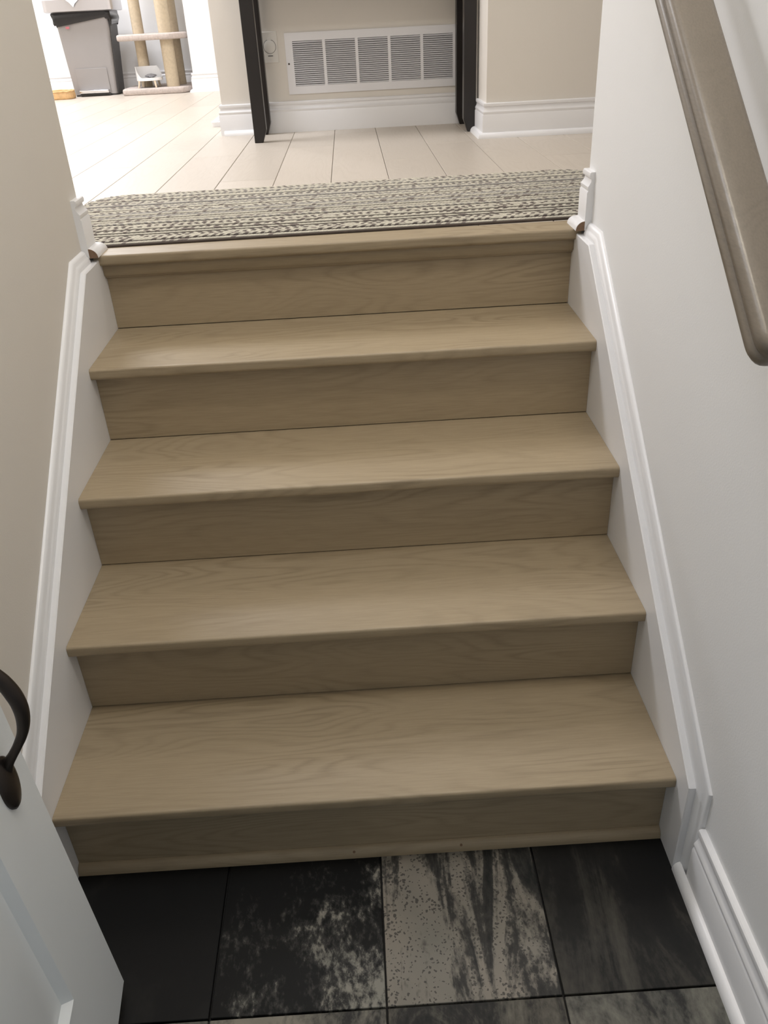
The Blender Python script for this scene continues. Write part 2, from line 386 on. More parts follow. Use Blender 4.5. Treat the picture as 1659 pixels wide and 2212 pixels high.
# ------------------------------------------------------------------ baseboards
BASE = [(0, 0), (0.016, 0), (0.016, 0.084), (0.0135, 0.088), (0.0150, 0.0925), (0.0150, 0.097), (0.0120, 0.101), (0.0085, 0.108), (0.0080, 0.1145), (0.0115, 0.1165), (0.0125, 0.122), (0.0115, 0.127), (0.009, 0.129), (0, 0.129)]
SHOE = [(0.016, 0), (0.036, 0)] + [(0.016+0.020*math.cos(a), 0.021*math.sin(a)) for a in [PI/2*i/7 for i in range(1, 8)]]
def baseboard(name, path, z, shoe=True, sc=1.0, shoe_path=None, grain=None, hs=1.0, ss=1.0):
    to3 = lambda x, y, b: (x, y, z+b)
    o = sweep(name, path, [(n*sc, b*sc*hs) for n, b in BASE], to3, TRIM)
    o['kind'] = 'structure'
    if shoe:
        s = sweep('shoe_molding', shoe_path or path, [(0.016+(n-0.016)*ss, b) for n, b in SHOE], to3, TRIM, o)
        if grain is not None:
            (gx, gy, sx) = grain
            V = [(gx+sx*(n), gy-0.0004, z+b) for n, b in SHOE]
            V += [(x, y+0.002, zz) for x, y, zz in V]
            k = len(SHOE)
            link('end_grain', V, [tuple(range(k)), tuple(range(k, 2*k))]+[(j, (j+1) % k, k+(j+1) % k, k+j) for j in range(k)], RAW, s)
    return o
# left normal of the path has to point into the room
baseboard('baseboard_right', [(WX, -1.0), (WX, -0.113)], 0.0, hs=1.17, ss=0.72, shoe_path=[(WX, -1.0), (WX, -0.0835)])
baseboard('baseboard_left', [(-WX, -0.113), (-WX, -1.0)], 0.0, hs=1.17, ss=0.72, shoe_path=[(-WX, -0.0835), (-WX, -1.0)])
baseboard('baseboard_landing_right', [(WX, 0.946), (WX, WE), (2.18, WE)], Z2, grain=(WX, 0.946, -1))
baseboard('baseboard_landing_left', [(-3.28, WE), (-WX, WE), (-WX, 0.946)], Z2, grain=(-WX, 0.946, 1))
baseboard('baseboard_center', [(0.60, 3.20), (-0.54, 3.20), (-0.54, 6.0)], Z2, shoe_path=[(-0.345, 3.20), (-0.54, 3.20)])
baseboard('baseboard_center_side', [(0.60, 2.876), (0.60, 3.18)], Z2, shoe=False, sc=0.93)
baseboard('baseboard_stub', [(2.18, 2.64), (0.60, 2.64), (0.60, 2.862)], Z2)
baseboard('baseboard_back', [(-0.56, 6.07), (-1.12, 6.07), (-1.12, 6.64), (-3.28, 6.64)], Z2)

# ------------------------------------------------------------------ staircase
st = empty('staircase', (0, 0, 0))
tag(st, 'pale stained oak staircase of five risers going up between white skirt boards', 'staircase')
def rounded_profile(y0, y1, z1, th, rt=0.006, rb=0.008, back=0.0):
    p = [(y1, z1-th), (y1, z1)]
    for i in range(6):
        a = PI/2*i/5; p.append((y0+rt-rt*math.sin(a), z1-rt+rt*math.cos(a)))
    for i in range(6):
        a = PI/2*i/5; p.append((y0+rb-rb*math.cos(a), z1-th+rb-rb*math.sin(a)))
    return p
for k in range(1, 5):
    ya = (k-1)*RUN - OV
    extrude_x('tread', rounded_profile(ya, k*RUN+0.004, k*H, 0.026), -HW+0.0003, HW-0.0003, OAK, st, (0, ya, k*H-0.026), 40)
for k in range(1, 6):
    yf = (k-1)*RUN; zb = (k-1)*H + (0.0022 if k > 1 else 0.0)
    v, fc = box_vf(-HW+0.0004, HW-0.0004, yf+0.0005, yf+0.016, zb, k*H-0.0264)
    link('riser', v, fc, OAK, st, (0, yf, zb))
ya = 4*RUN - OV
nz = extrude_x('landing_nosing', rounded_profile(ya, 1.0605, Z2, 0.026), -HW-0.012, HW+0.012, OAK, st, (0, ya, Z2-0.026), 40)
zt = Z2 - 0.026
pr = [(4*RUN+0.001, zt-0.0002), (4*RUN-0.0195, zt-0.0002), (4*RUN-0.0195, zt-0.0015), (4*RUN-0.0175, zt-0.0030), (4*RUN-0.0175, zt-0.024), (4*RUN-0.0150, zt-0.0275), (4*RUN-0.0100, zt-0.0285), (4*RUN-0.0090, zt-0.0330), (4*RUN-0.0060, zt-0.0350), (4*RUN+0.001, zt-0.0350)]
extrude_x('nosing_molding', pr, -HW+0.0004, HW-0.0004, OAK, st, (0, 4*RUN, zt-0.03), 40)
pr = [(0.0004, 0.0002), (-0.016, 0.0002)] + [(-0.016*math.cos(a), 0.020*math.sin(a)) for a in [PI/2*i/6 for i in range(1, 7)]]
o = extrude_x('quarter_round', pr, -HW+0.0005, HW-0.0005, OAK, st, (0.3, -0.016, 0.0), 40)

for xx in (-0.032, 0.178):
    lathe('nail_filler', [(0.0028, 0.0), (0.0022, 0.0006), (0.0008, 0.0008)], RAW, st, (0, 0, 0), 10)
    q = bpy.data.objects[sorted([o.name for o in bpy.data.objects if o.name.startswith('nail_filler')])[-1]]
    q.location = (xx, -0.0113, 0.0139); q.rotation_euler = (math.radians(45), 0, 0)

# skirt boards with their cap mouldings
LZ0, LZ1 = (-0.083, 0.222), (0.853, 0.940)
for s, nm in ((1, 'trim_1'), (-1, 'trim_2')):
    poly = [(-0.083, 0.0), LZ0, LZ1, (1.016, 0.940), (1.016, 0.30), (0.30, 0.0)]
    e = 0.0022
    xo, xi = s*(WX-0.0002), s*HW
    inner = [(-0.083+e, 0.0), (-0.083+e, 0.222-e*0.4), (0.853, 0.940-e*1.2), (1.016, 0.940-e), (1.016, 0.30), (0.30, 0.0)]
    k = len(poly)
    V = [(xo, a, b) for a, b in poly] + [(s*(HW+e), a, b) for a, b in poly] + [(xi, a, b) for a, b in inner]
    F = [tuple(range(k)), tuple(range(2*k, 3*k))]
    for q in (0, 1):
        F += [(q*k+j, q*k+(j+1) % k, (q+1)*k+(j+1) % k, (q+1)*k+j) for j in range(k)]
    o = link(nm, V, F, TRIM); o['kind'] = 'structure'
    CAP = [(0, 0), (0, 0.0165), (0.004, 0.0165), (0.009, 0.0155), (0.013, 0.0130), (0.016, 0.0105), (0.021, 0.0095), (0.025, 0.0070), (0.0275, 0.0035), (0.028, 0.0)]
    path = [(-0.083, 0.0), LZ0, LZ1, (0.944, 0.940)]
    sweep('cap_molding', path, CAP, lambda a, b, d, s=s: (s*(WX-0.0001-d), a, b), TRIM, o)

# ------------------------------------------------------------------ handrail
sl = 0.76; th = math.atan(sl); ax = Vector((0, math.cos(th), math.sin(th))); nv = Vector((0, -math.sin(th), math.cos(th)))
RC = 0.5265
def rz(y): return 1.408 + sl*(y-0.259)            # top face line
prof = [(-0.019, -0.0000), (-0.0235, -0.0015), (-0.0270, -0.0050), (-0.0288, -0.0100), (-0.0282, -0.0165), (-0.0262, -0.0200), (-0.0258, -0.0225), (-0.0285, -0.0250), (-0.0300, -0.0300), (-0.0292, -0.0365), (-0.0260, -0.0410), (-0.018, -0.0430)]
prof = prof + [(-a, b) for a, b in reversed(prof)]
hr = empty('handrail', (RC, 0.40, rz(0.40)-0.05))
tag(hr, 'stained oak handrail with a grooved side, fixed high on the right stair wall', 'handrail')
yb = -0.183
secs = [(0.0, 0.35, 0.5), (0.0008, 0.52, 0.70), (0.003, 0.68, 0.86), (0.007, 0.81, 0.94), (0.012, 0.90, 0.98), (0.018, 0.965, 1.0), (0.024, 0.992, 1.0), (0.030, 1, 1), (1.38, 1, 1)]
prof = [(a*1.12, b*1.04) for a, b in prof]
V = []; k = len(prof)
P0 = Vector((RC, yb, rz(yb)))
for (d, sx, sn) in secs:
    for (a, b) in prof:
        q = P0 + ax*d + Vector((a*sx, 0, 0)) + nv*(-0.0215 + (b+0.0215)*sn); V.append(tuple(q))
F = [tuple(range(k)), tuple(range((len(secs)-1)*k, len(secs)*k))]
for i in range(len(secs)-1):
    F += [(i*k+j, i*k+(j+1) % k, (i+1)*k+(j+1) % k, (i+1)*k+j) for j in range(k)]
link('rail', V, F, OAKY, hr, (RC, 0.4, rz(0.4)-0.05), smooth=True, angle=50)
for yy in (0.52,):
    zz = rz(yy)-0.052
    br = tube('bracket', [(WX-0.001, yy, zz-0.05), (WX-0.03, yy, zz-0.05), (WX-0.055, yy, zz-0.045), (RC, yy, zz-0.02), (RC, yy, zz+0.004)], [0.006]*5, BRONZE, hr, (WX, yy, zz), upv=(0, 1, 0))

# ------------------------------------------------------------------ entry door (open against the left wall)
DP = Vector((-0.425, -0.246, 0.030)); e1 = Vector((-0.029, -0.019, 0.9994)).normalized()
e2 = Vector((0.094, -0.995, -0.016)); e2 = (e2 - e1*e2.dot(e1)).normalized(); dn = e1.cross(e2).normalized()
if dn.x < 0: dn = -dn
dr = empty('door_1', tuple(DP)); dr['kind'] = 'structure'
def dpt(s, t, n): return tuple(DP + e2*s + e1*t + dn*n)
def door_box(name, s0, s1, t0, t1, n0, n1, m, parent, bv=0.0015):
    v = [dpt(s, t, n) for n in (n0, n1) for (s, t) in ((s0, t0), (s1, t0), (s1, t1), (s0, t1))]
    fc = [(0,3,2,1),(4,5,6,7),(0,1,5,4),(1,2,6,5),(2,3,7,6),(3,0,4,7)]
    o = link(name, v, fc, m, parent, tuple(DP)); 
    if bv: bevel_mod(o, bv)
    return o
DW, DH, TH = 0.76, 1.98, 0.036
# leaf front skin with two sunk panels
panels = [(0.140, DW-0.140, 0.218, 0.88), (0.140, DW-0.140, 1.05, 1.86)]
rail_b = [(0.0, 0.140, 0, DH), (DW-0.140, DW, 0, DH), (0.140, DW-0.140, 0, 0.218), (0.140, DW-0.140, 0.88, 1.05), (0.140, DW-0.140, 1.86, DH)]
V, F = [], []
for (s0, s1, t0, t1) in rail_b:
    n0 = len(V)
    V += [dpt(s, t, n) for n in (-TH, 0) for (s, t) in ((s0, t0), (s1, t0), (s1, t1), (s0, t1))]
    F += [tuple(i+n0 for i in q) for q in [(0,3,2,1),(4,5,6,7),(0,1,5,4),(1,2,6,5),(2,3,7,6),(3,0,4,7)]]
link('door_frame', V, F, DOORP, dr, tuple(DP))
for (s0, s1, t0, t1) in panels:
    steps = [(0.0, 0.0), (0.004, 0.0035), (0.008, 0.0035), (0.013, -0.001), (0.020, -0.008), (0.026, -0.009), (0.040, -0.0085), (0.060, -0.003)]
    V, F = [], []
    for (ins, dep) in steps:
        for (s, t) in ((s0+ins, t0+ins), (s1-ins, t0+ins), (s1-ins, t1-ins), (s0+ins, t1-ins)): V.append(dpt(s, t, dep))
    for j in range(len(steps)-1):
        for i in range(4): F.append((j*4+i, j*4+(i+1) % 4, (j+1)*4+(i+1) % 4, (j+1)*4+i))
    n = (len(steps)-1)*4; F.append((n, n+1, n+2, n+3))
    b0 = len(V); V += [dpt(s, t, -TH+0.004) for (s, t) in ((s0, t0), (s1, t0), (s1, t1), (s0, t1))]
    F.append((b0, b0+1, b0+2, b0+3)); F += [(i, (i+1) % 4, b0+(i+1) % 4, b0+i) for i in range(4)]
    link('door_panel', V, F, DOORP, dr, tuple(DP), smooth=True, angle=25)
# pull handle: rosette and arched grip
sH, tH = 0.062, 0.578
def rosette(tc_, parent):
    V, F = [], []; sg = 28; rings = [(1.0, 0.0), (1.0, 0.003), (0.9, 0.006), (0.62, 0.009), (0.3, 0.012)]
    for (q, n) in rings:
        for i in range(sg):
            a = 2*PI*i/sg; V.append(dpt(sH + q*0.024*math.cos(a), tc_ + q*0.042*math.sin(a), n))
    for j in range(len(rings)-1):
        for i in range(sg): F.append((j*sg+i, j*sg+(i+1) % sg, (j+1)*sg+(i+1) % sg, (j+1)*sg+i))
    F.append(tuple(range(sg))); F.append(tuple(range((len(rings)-1)*sg, len(rings)*sg)))
    return link('rosette', V, F, BRONZE, parent, tuple(DP), smooth=True, angle=50)
grip = [(0.004, 0.018), (0.010, 0.030), (0.019, 0.042), (0.029, 0.056), (0.040, 0.074), (0.048, 0.095), (0.0515, 0.118), (0.050, 0.140), (0.044, 0.162), (0.034, 0.182), (0.020, 0.202), (0.008, 0.222)]
gr = [0.0085, 0.0070, 0.0060, 0.0058, 0.0065, 0.0080, 0.0092, 0.0098, 0.0092, 0.0080, 0.0068, 0.0085]
def smooth_pts(P, R, n=4):
    A, B = [], []
    for i in range(len(P)-1):
        p0, p1, p2, p3 = (Vector(P[max(i-1, 0)]), Vector(P[i]), Vector(P[i+1]), Vector(P[min(i+2, len(P)-1)]))
        for k in range(n):
            t = k/n
            q = 0.5*((2*p1) + (p2-p0)*t + (2*p0-5*p1+4*p2-p3)*t*t + (3*p1-p0-3*p2+p3)*t**3)
            A.append(tuple(q)); B.append(R[i]*(1-t)+R[i+1]*t)
    A.append(tuple(P[-1])); B.append(R[-1]); return A, B
grip, gr = smooth_pts(grip, gr)
hd = tube('door_handle', [dpt(sH-0.004, tH+t, n) for (n, t) in grip], gr, BRONZE, dr, tuple(DP), seg=18, flat=(1.0, 1.0), upv=tuple(e2))
rosette(tH, hd); rosette(tH+0.235, hd)

# ------------------------------------------------------------------ console table in the recess
tb = empty('console_table', (0.108, 3.02, Z2))
tag(tb, 'dark espresso wood console table, only its slim legs in view, before the wall vent', 'table')
def leg(xo, xi, yo, yi):
    # straight post, the last 120 mm tapers on the inner sides
    V = []
    for z, q in ((0.0, 0.66), (0.05, 1.0), (0.70, 1.0)):
        xx = xo + (xi-xo)*q; yy = yo + (yi-yo)*q
        V += [(xo, yo, Z2+z), (xx, yo, Z2+z), (xx, yy, Z2+z), (xo, yy, Z2+z)]
    F = [(0,1,2,3), (8,9,10,11)]
    for j in (0, 1):
        F += [(j*4+i, j*4+(i+1) % 4, (j+1)*4+(i+1) % 4, (j+1)*4+i) for i in range(4)]
    o = link('leg', V, F, DARK, tb, (xo, yo, Z2)); bevel_mod(o, 0.002)
leg(-0.371, -0.317, 2.86, 2.91); leg(0.588, 0.536, 2.86, 2.91)
leg(-0.371, -0.319, 3.178, 3.128); leg(0.588, 0.536, 3.178, 3.128)
box('tabletop', (-0.39, 0.598, 2.84, 3.178, Z2+0.70, Z2+0.73), DARK, tb, bevel=0.003)
for b in ((-0.319, 0.536, 2.865, 2.885, Z2+0.62, Z2+0.70), (-0.319, 0.536, 3.153, 3.173, Z2+0.62, Z2+0.70)):
    box('apron', b, DARK, tb)

# ------------------------------------------------------------------ wall vent
vy = 3.20
vt = empty('wall_vent', (0.166, vy, 1.107))
tag(vt, 'wide white louvred return air grille low on the wall behind the dark table legs', 'vent')
vx0, vx1, vz0, vz1 = -0.224, 0.556, 1.107, 1.351
cols = [(-0.191 + 0.1462*i, -0.191 + 0.1462*i + 0.1335) for i in range(5)]
lz0, lz1 = 1.139, 1.318
fr = [(vx0, vx1, vy-0.007, vy-0.0003, vz0, lz0), (vx0, vx1, vy-0.007, vy-0.0003, lz1, vz1), (vx0, cols[0][0], vy-0.007, vy-0.0003, lz0, lz1), (cols[4][1], vx1, vy-0.007, vy-0.0003, lz0, lz1)]
fr += [(cols[i][1], cols[i+1][0], vy-0.007, vy-0.0003, lz0, lz1) for i in range(4)]
v, fc = boxes_vf(fr); fo = link('grille_frame', v, fc, METALW, vt, (0.166, vy, 1.107))
box('backing', (vx0+0.01, vx1-0.01, vy-0.0010, vy-0.0002, vz0+0.01, vz1-0.01), VOID, vt)
slat = None; NS = 22
for i, (a, b) in enumerate(cols):
    for j in range(NS):
        z = lz0 + (lz1-lz0)*(j+0.5)/NS
        if slat is None:
            wd = b-a+0.002; V = [(x, y, zz) for x in (-wd/2, wd/2) for (y, zz) in ((-0.0075, -0.0030), (-0.0015, 0.0016), (-0.0015, 0.0026), (-0.0075, -0.0018))]
            Fc = [(0,1,2,3),(4,5,6,7)]+[(k2, (k2+1) % 4, 4+(k2+1) % 4, 4+k2) for k2 in range(4)]
            slat = link('slat', V, Fc, METALW, vt, (0, 0, 0)); o = slat
        else:
            o = slat.copy(); C.objects.link(o)
        o.location = Vector(((a+b)/2, vy, z)) - WPOS['wall_vent']
screw = lathe('screw', [(0.004, 0), (0.004, 0.0012), (0.002, 0.002)], BRONZE, vt, (0, 0, 0), 12)
screw.location = Vector((-0.213, vy-0.007, 1.230)) - WPOS['wall_vent']; screw.rotation_euler = (PI/2, 0, 0)

# central vacuum inlet plate
vp = empty('wall_plate', (-0.295, vy, 1.30))
tag(vp, 'ivory wall inlet plate with a round flap left of the white vent', 'wall plate')
box('plate', (-0.337, -0.257, vy-0.005, vy-0.0002, 1.238, 1.360), PLATE, vp, bevel=0.002)
fl = lathe('flap', [(0.0265, 0), (0.0265, 0.002), (0.0245, 0.0035), (0.012, 0.0042)], PLATE, vp, (0, 0, 0), 28)
fl.location = Vector((-0.292, vy-0.005, 1.302)) - WPOS['wall_plate']; fl.rotation_euler = (PI/2, 0, 0)
rg = lathe('flap_seam', [(0.0280, 0), (0.0280, 0.0008), (0.0266, 0.0009)], BIND, vp, (0, 0, 0), 28)
rg.location = Vector((-0.292, vy-0.0049, 1.302)) - WPOS['wall_plate']; rg.rotation_euler = (PI/2, 0, 0)
box('flap_tab', (-0.300, -0.284, vy-0.0085, vy-0.005, 1.324, 1.336), PLATE, vp, bevel=0.001)
box('flap_hinge', (-0.303, -0.281, vy-0.0075, vy-0.005, 1.264, 1.267), BIND, vp)
for zz in (1.349, 1.249):
    q = lathe('screw', [(0.003, 0), (0.003, 0.001), (0.001, 0.0014)], PLATE, vp, (0, 0, 0), 10)
    q.location = Vector((-0.292, vy-0.005, zz)) - WPOS['wall_plate']; q.rotation_euler = (PI/2, 0, 0)

# ------------------------------------------------------------------ woven runner on the landing
def runner():
    import numpy as np
    LX, LY = 1.56, 0.688
    nx, ny = 1040, 459
    xs = np.linspace(-LX/2, LX/2, nx); ys = np.linspace(0, LY, ny)
    X, Y = np.meshgrid(xs, ys)
    rows = 52; ph = Y/LY*rows; ri = np.floor(ph).astype(int).clip(0, rows-1); fr_ = ph - ri
    rng = np.random.RandomState(3)
    # yarn plan, front to back: 0 cream cord, 1 taupe cord, 2 cream/brown stitches, 3 grey/cream stitches, 4 dark thin cord
    plan = [4,0,4,2,0,2,2,4,0,4,0,2,4,0,2,2,0,4,3,0,4,0,4,0,1,3,4,0,1,3,2,0,4,0,3,3,0,4,1,0,3,2,3,4,0,0,4,3,0,3,2,0]
    kind = np.array(plan)[ri]
    pit = 0.0105
    sh = rng.rand(rows)[ri]*pit + 0.003*np.sin(X*9+ri)
    wob = 0.0022*np.sin(X*60+ri*2.1)
    sx = (X + sh + (fr_-0.5)*0.010*np.where(ri % 2 == 0, 1, -1) + wob)/pit
    si = np.floor(sx).astype(int); fs = sx - si
    hsh = np.abs(np.sin(si*12.9898 + ri*78.233)*43758.5453) % 1.0
    bump_r = np.sqrt(np.clip(1-(2*fr_-1)**2, 0, 1)); bump_s = np.sqrt(np.clip(1-(2*fs-1)**2*0.8, 0, 1))
    Zs = 0.003 + 0.0042*bump_r*(0.55+0.45*bump_s)
    Zs = np.where(kind == 4, 0.0030+0.0010*bump_r, Zs)
    cream = np.array([0.56, 0.52, 0.43]); taupe = np.array([0.24, 0.205, 0.18]); brown = np.array([0.055, 0.042, 0.034]); grey = np.array([0.33, 0.31, 0.28])
    col = np.zeros(X.shape+(3,))
    col[kind == 0] = cream; col[kind == 1] = grey; col[kind == 4] = brown*1.3
    k2 = kind == 2; dk = (si % 2 == 0) & (hsh > 0.15)
    col[k2 & dk] = taupe*0.62; col[k2 & ~dk] = cream
    k3 = kind == 3; dk3 = ((si + ri) % 2 == 0)
    col[k3 & dk3] = grey*0.85; col[k3 & ~dk3] = cream*0.88
    col[(kind == 0) & (hsh > 0.86)] = taupe
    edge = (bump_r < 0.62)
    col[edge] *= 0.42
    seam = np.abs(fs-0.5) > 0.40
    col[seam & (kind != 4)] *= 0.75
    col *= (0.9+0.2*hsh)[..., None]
    # rounded corners: keep faces inside
    R = 0.12
    def inside(x, y):
        dx = max(abs(x)-(LX/2-R), 0); dy = max(abs(y-LY/2)-(LY/2-R), 0)
        return dx*dx+dy*dy <= R*R or dx == 0 or dy == 0
    dx = np.maximum(np.abs(X)-(LX/2-R), 0); dy = np.maximum(np.abs(Y-LY/2)-(LY/2-R), 0)
    D = np.hypot(dx, dy)
    # pull vertices beyond the corner circle back onto it
    s_ = np.where(D > R, R/np.maximum(D, 1e-9), 1.0)
    X2 = np.where(D > R, np.sign(X)*((LX/2-R)+dx*s_), X); Y2 = np.where(D > R, LY/2+np.sign(Y-LY/2)*((LY/2-R)+dy*s_), Y)
    keep = D <= R*1.02
    Ed = (X == xs[0]) | (X == xs[-1]) | (Y == ys[0]) | (Y == ys[-1]) | (D >= R)
    Zs = np.where(Ed, 0.0, Zs)
    idx = np.arange(nx*ny).reshape(ny, nx)
    q = np.stack([idx[:-1, :-1], idx[:-1, 1:], idx[1:, 1:], idx[1:, :-1]], -1)
    kf = keep[:-1, :-1] | keep[:-1, 1:] | keep[1:, 1:] | keep[1:, :-1]
    q = q[kf].reshape(-1, 4)
    me = bpy.data.meshes.new('runner_rug')
    co = np.stack([X2, Y2, Zs], -1).reshape(-1, 3)
    used = np.unique(q); remap = -np.ones(nx*ny, int); remap[used] = np.arange(len(used))
    co = co[used]; cl = col.reshape(-1, 3)[used]; q = remap[q]
    me.vertices.add(len(co)); me.vertices.foreach_set('co', co.ravel())
    me.loops.add(q.size); me.loops.foreach_set('vertex_index', q.ravel())
    me.polygons.add(len(q)); me.polygons.foreach_set('loop_start', np.arange(0, q.size, 4))
    me.update(calc_edges=True); me.validate()
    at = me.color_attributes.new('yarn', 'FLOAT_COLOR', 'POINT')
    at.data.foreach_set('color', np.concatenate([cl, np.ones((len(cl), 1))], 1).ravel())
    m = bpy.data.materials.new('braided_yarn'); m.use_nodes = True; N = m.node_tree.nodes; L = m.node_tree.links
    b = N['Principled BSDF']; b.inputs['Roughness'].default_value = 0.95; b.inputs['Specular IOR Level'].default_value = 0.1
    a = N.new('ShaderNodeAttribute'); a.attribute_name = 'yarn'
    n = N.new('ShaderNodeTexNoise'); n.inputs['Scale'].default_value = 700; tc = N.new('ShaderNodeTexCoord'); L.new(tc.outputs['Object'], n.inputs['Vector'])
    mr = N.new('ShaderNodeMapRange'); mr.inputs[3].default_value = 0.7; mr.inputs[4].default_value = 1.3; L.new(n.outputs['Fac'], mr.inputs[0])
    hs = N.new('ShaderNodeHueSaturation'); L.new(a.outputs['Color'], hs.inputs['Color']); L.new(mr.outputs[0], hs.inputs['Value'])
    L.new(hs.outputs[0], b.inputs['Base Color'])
    me.materials.append(m)
    o = bpy.data.objects.new('runner_rug', me); C.objects.link(o)
    o.location = (0.026, 1.0565, Z2+0.0005); o.rotation_euler = (0, 0, math.radians(1.3))
    tag(o, 'braided cream, taupe and brown runner rug with rounded corners across the top of the stairs', 'rug')
runner()

# ------------------------------------------------------------------ kitchen corner: step bin
bx = empty('trash_bin', (-1.90, 6.33, Z2))
tag(bx, 'grey rectangular step bin with steel rim and black liner by the far wall', 'trash bin')
def loft(name, rings, m, parent, origin, cap=True, smooth=True, sharp=40):
    k = len(rings[0]); V = [p for rg_ in rings for p in rg_]; F = []
    for j in range(len(rings)-1):
        F += [(j*k+i, j*k+(i+1) % k, (j+1)*k+(i+1) % k, (j+1)*k+i) for i in range(k)]
    if cap: F += [tuple(range(k)), tuple(range((len(rings)-1)*k, len(rings)*k))]
    return link(name, V, F, m, parent, origin, smooth=smooth, angle=sharp)
def rrect(x0, x1, y0, y1, rad, z, n=5):
    P = []
    for (cx, cy, a0) in ((x1-rad, y1-rad, 0), (x0+rad, y1-rad, PI/2), (x0+rad, y0+rad, PI), (x1-rad, y0+rad, 1.5*PI)):
        for i in range(n+1):
            a = a0 + PI/2*i/n; P.append((cx+rad*math.cos(a), cy+rad*math.sin(a), z))
    return P
by0, by1 = 6.20, 6.46
loft('bin_body', [rrect(-2.075, -1.745, by0+0.010, by1-0.01, 0.025, Z2+0.012), rrect(-2.075, -1.745, by0+0.010, by1-0.01, 0.025, Z2+0.03), rrect(-2.105, -1.705, by0-0.012, by1, 0.03, Z2+0.555)], BINM, bx, (-1.9, 6.33, Z2))
loft('bin_foot', [rrect(-2.07, -1.75, by0+0.02, by1-0.02, 0.02, Z2), rrect(-2.07, -1.75, by0+0.02, by1-0.02, 0.02, Z2+0.014)], BIND, bx, (-1.9, 6.33, Z2))
# thin dark panel paints in the shade on the right flank
V = [(-1.7435, by0+0.03, Z2+0.014), (-1.7435, by1-0.02, Z2+0.014), (-1.7035, by1-0.02, Z2+0.55), (-1.7035, by0+0.012, Z2+0.55)]
V += [(x+0.004, y, z) for x, y, z in V]
link('bin_side_shade', V, [(0,1,2,3),(4,5,6,7),(0,1,5,4),(1,2,6,5),(2,3,7,6),(3,0,4,7)], BIND, bx, (-1.9, 6.33, Z2))
# pedal recess and pedal
V = [(-2.030, by0+0.0062, Z2+0.018), (-1.790, by0+0.0062, Z2+0.018), (-1.790, by0-0.0010, Z2+0.19), (-2.030, by0-0.0010, Z2+0.19)]
V += [(x, y-0.003, z) for x, y, z in V]
ps = link('pedal_panel', V, [(0,1,2,3),(4,5,6,7),(0,1,5,4),(1,2,6,5),(2,3,7,6),(3,0,4,7)], BINM, bx, (-1.9, 6.33, Z2)); bevel_mod(ps, 0.001)
box('pedal_shadow_gap', (-2.027, -1.793, by0-0.003, by0+0.02, Z2+0.004, Z2+0.018), BIND, bx)
box('pedal', (-2.022, -1.796, by0-0.040, by0+0.004, Z2+0.022, Z2+0.044), CHROME, bx, bevel=0.005)
# liner drooping below the rim
rings = []
kk = 24
base = rrect(-2.115, -1.695, by0-0.022, by1+0.01, 0.035, 0, 5)
for j in range(9):
    t = j/8; rg_ = []
    for i, (x, y, _) in enumerate(base):
        dr_ = 0.075 + 0.022*math.sin(i*0.9) + 0.012*math.sin(i*2.3+1)
        bul = 0.012*math.sin(PI*t) + 0.004*math.sin(i*1.7+j*1.3)
        cx, cy = -1.905, 6.33; d = Vector((x-cx, y-cy)); d.normalize()
        rg_.append((x+d.x*bul, y+d.y*bul, Z2+0.585-dr_*t*1.25-0.01*(1-t)))
    rings.append(rg_)
loft('bin_liner', rings, BAG, bx, (-1.9, 6.33, Z2), cap=False, sharp=60)
loft('rim', [rrect(-2.150, -1.660, by0-0.055, by1+0.03, 0.035, Z2+0.560), rrect(-2.162, -1.650, by0-0.065, by1+0.04, 0.04, Z2+0.566), rrect(-2.162, -1.650, by0-0.065, by1+0.04, 0.04, Z2+0.640), rrect(-2.145, -1.665, by0-0.05, by1+0.025, 0.03, Z2+0.645), rrect(-2.12, -1.69, by0-0.02, by1, 0.03, Z2+0.62)], STEEL, bx, (-1.9, 6.33, Z2))
V = [(-1.99, by0-0.078, Z2+0.650), (-1.925, by0-0.080, Z2+0.652), (-1.86, by0-0.076, Z2+0.650), (-1.91, by0-0.082, Z2+0.612), (-1.925, by0-0.078, Z2+0.590), (-1.95, by0-0.081, Z2+0.620), (-1.98, by0+0.05, Z2+0.662), (-1.87, by0+0.05, Z2+0.660)]
wb = link('bag_corner', V + [(x, y+0.006, z+0.002) for x, y, z in V], [(0,1,5),(1,2,3),(1,3,4,5),(0,1,6),(1,2,7),(1,7,6),(8,13,9),(9,11,10),(9,13,12,11),(8,14,9),(9,15,10),(9,14,15)], BAGW, bx, (-1.9, 6.33, Z2))
box('pink_sticker', (-2.025, -1.998, by0-0.0335, by0-0.0305, Z2+0.455, Z2+0.470), PINK, bx, bevel=0.001)

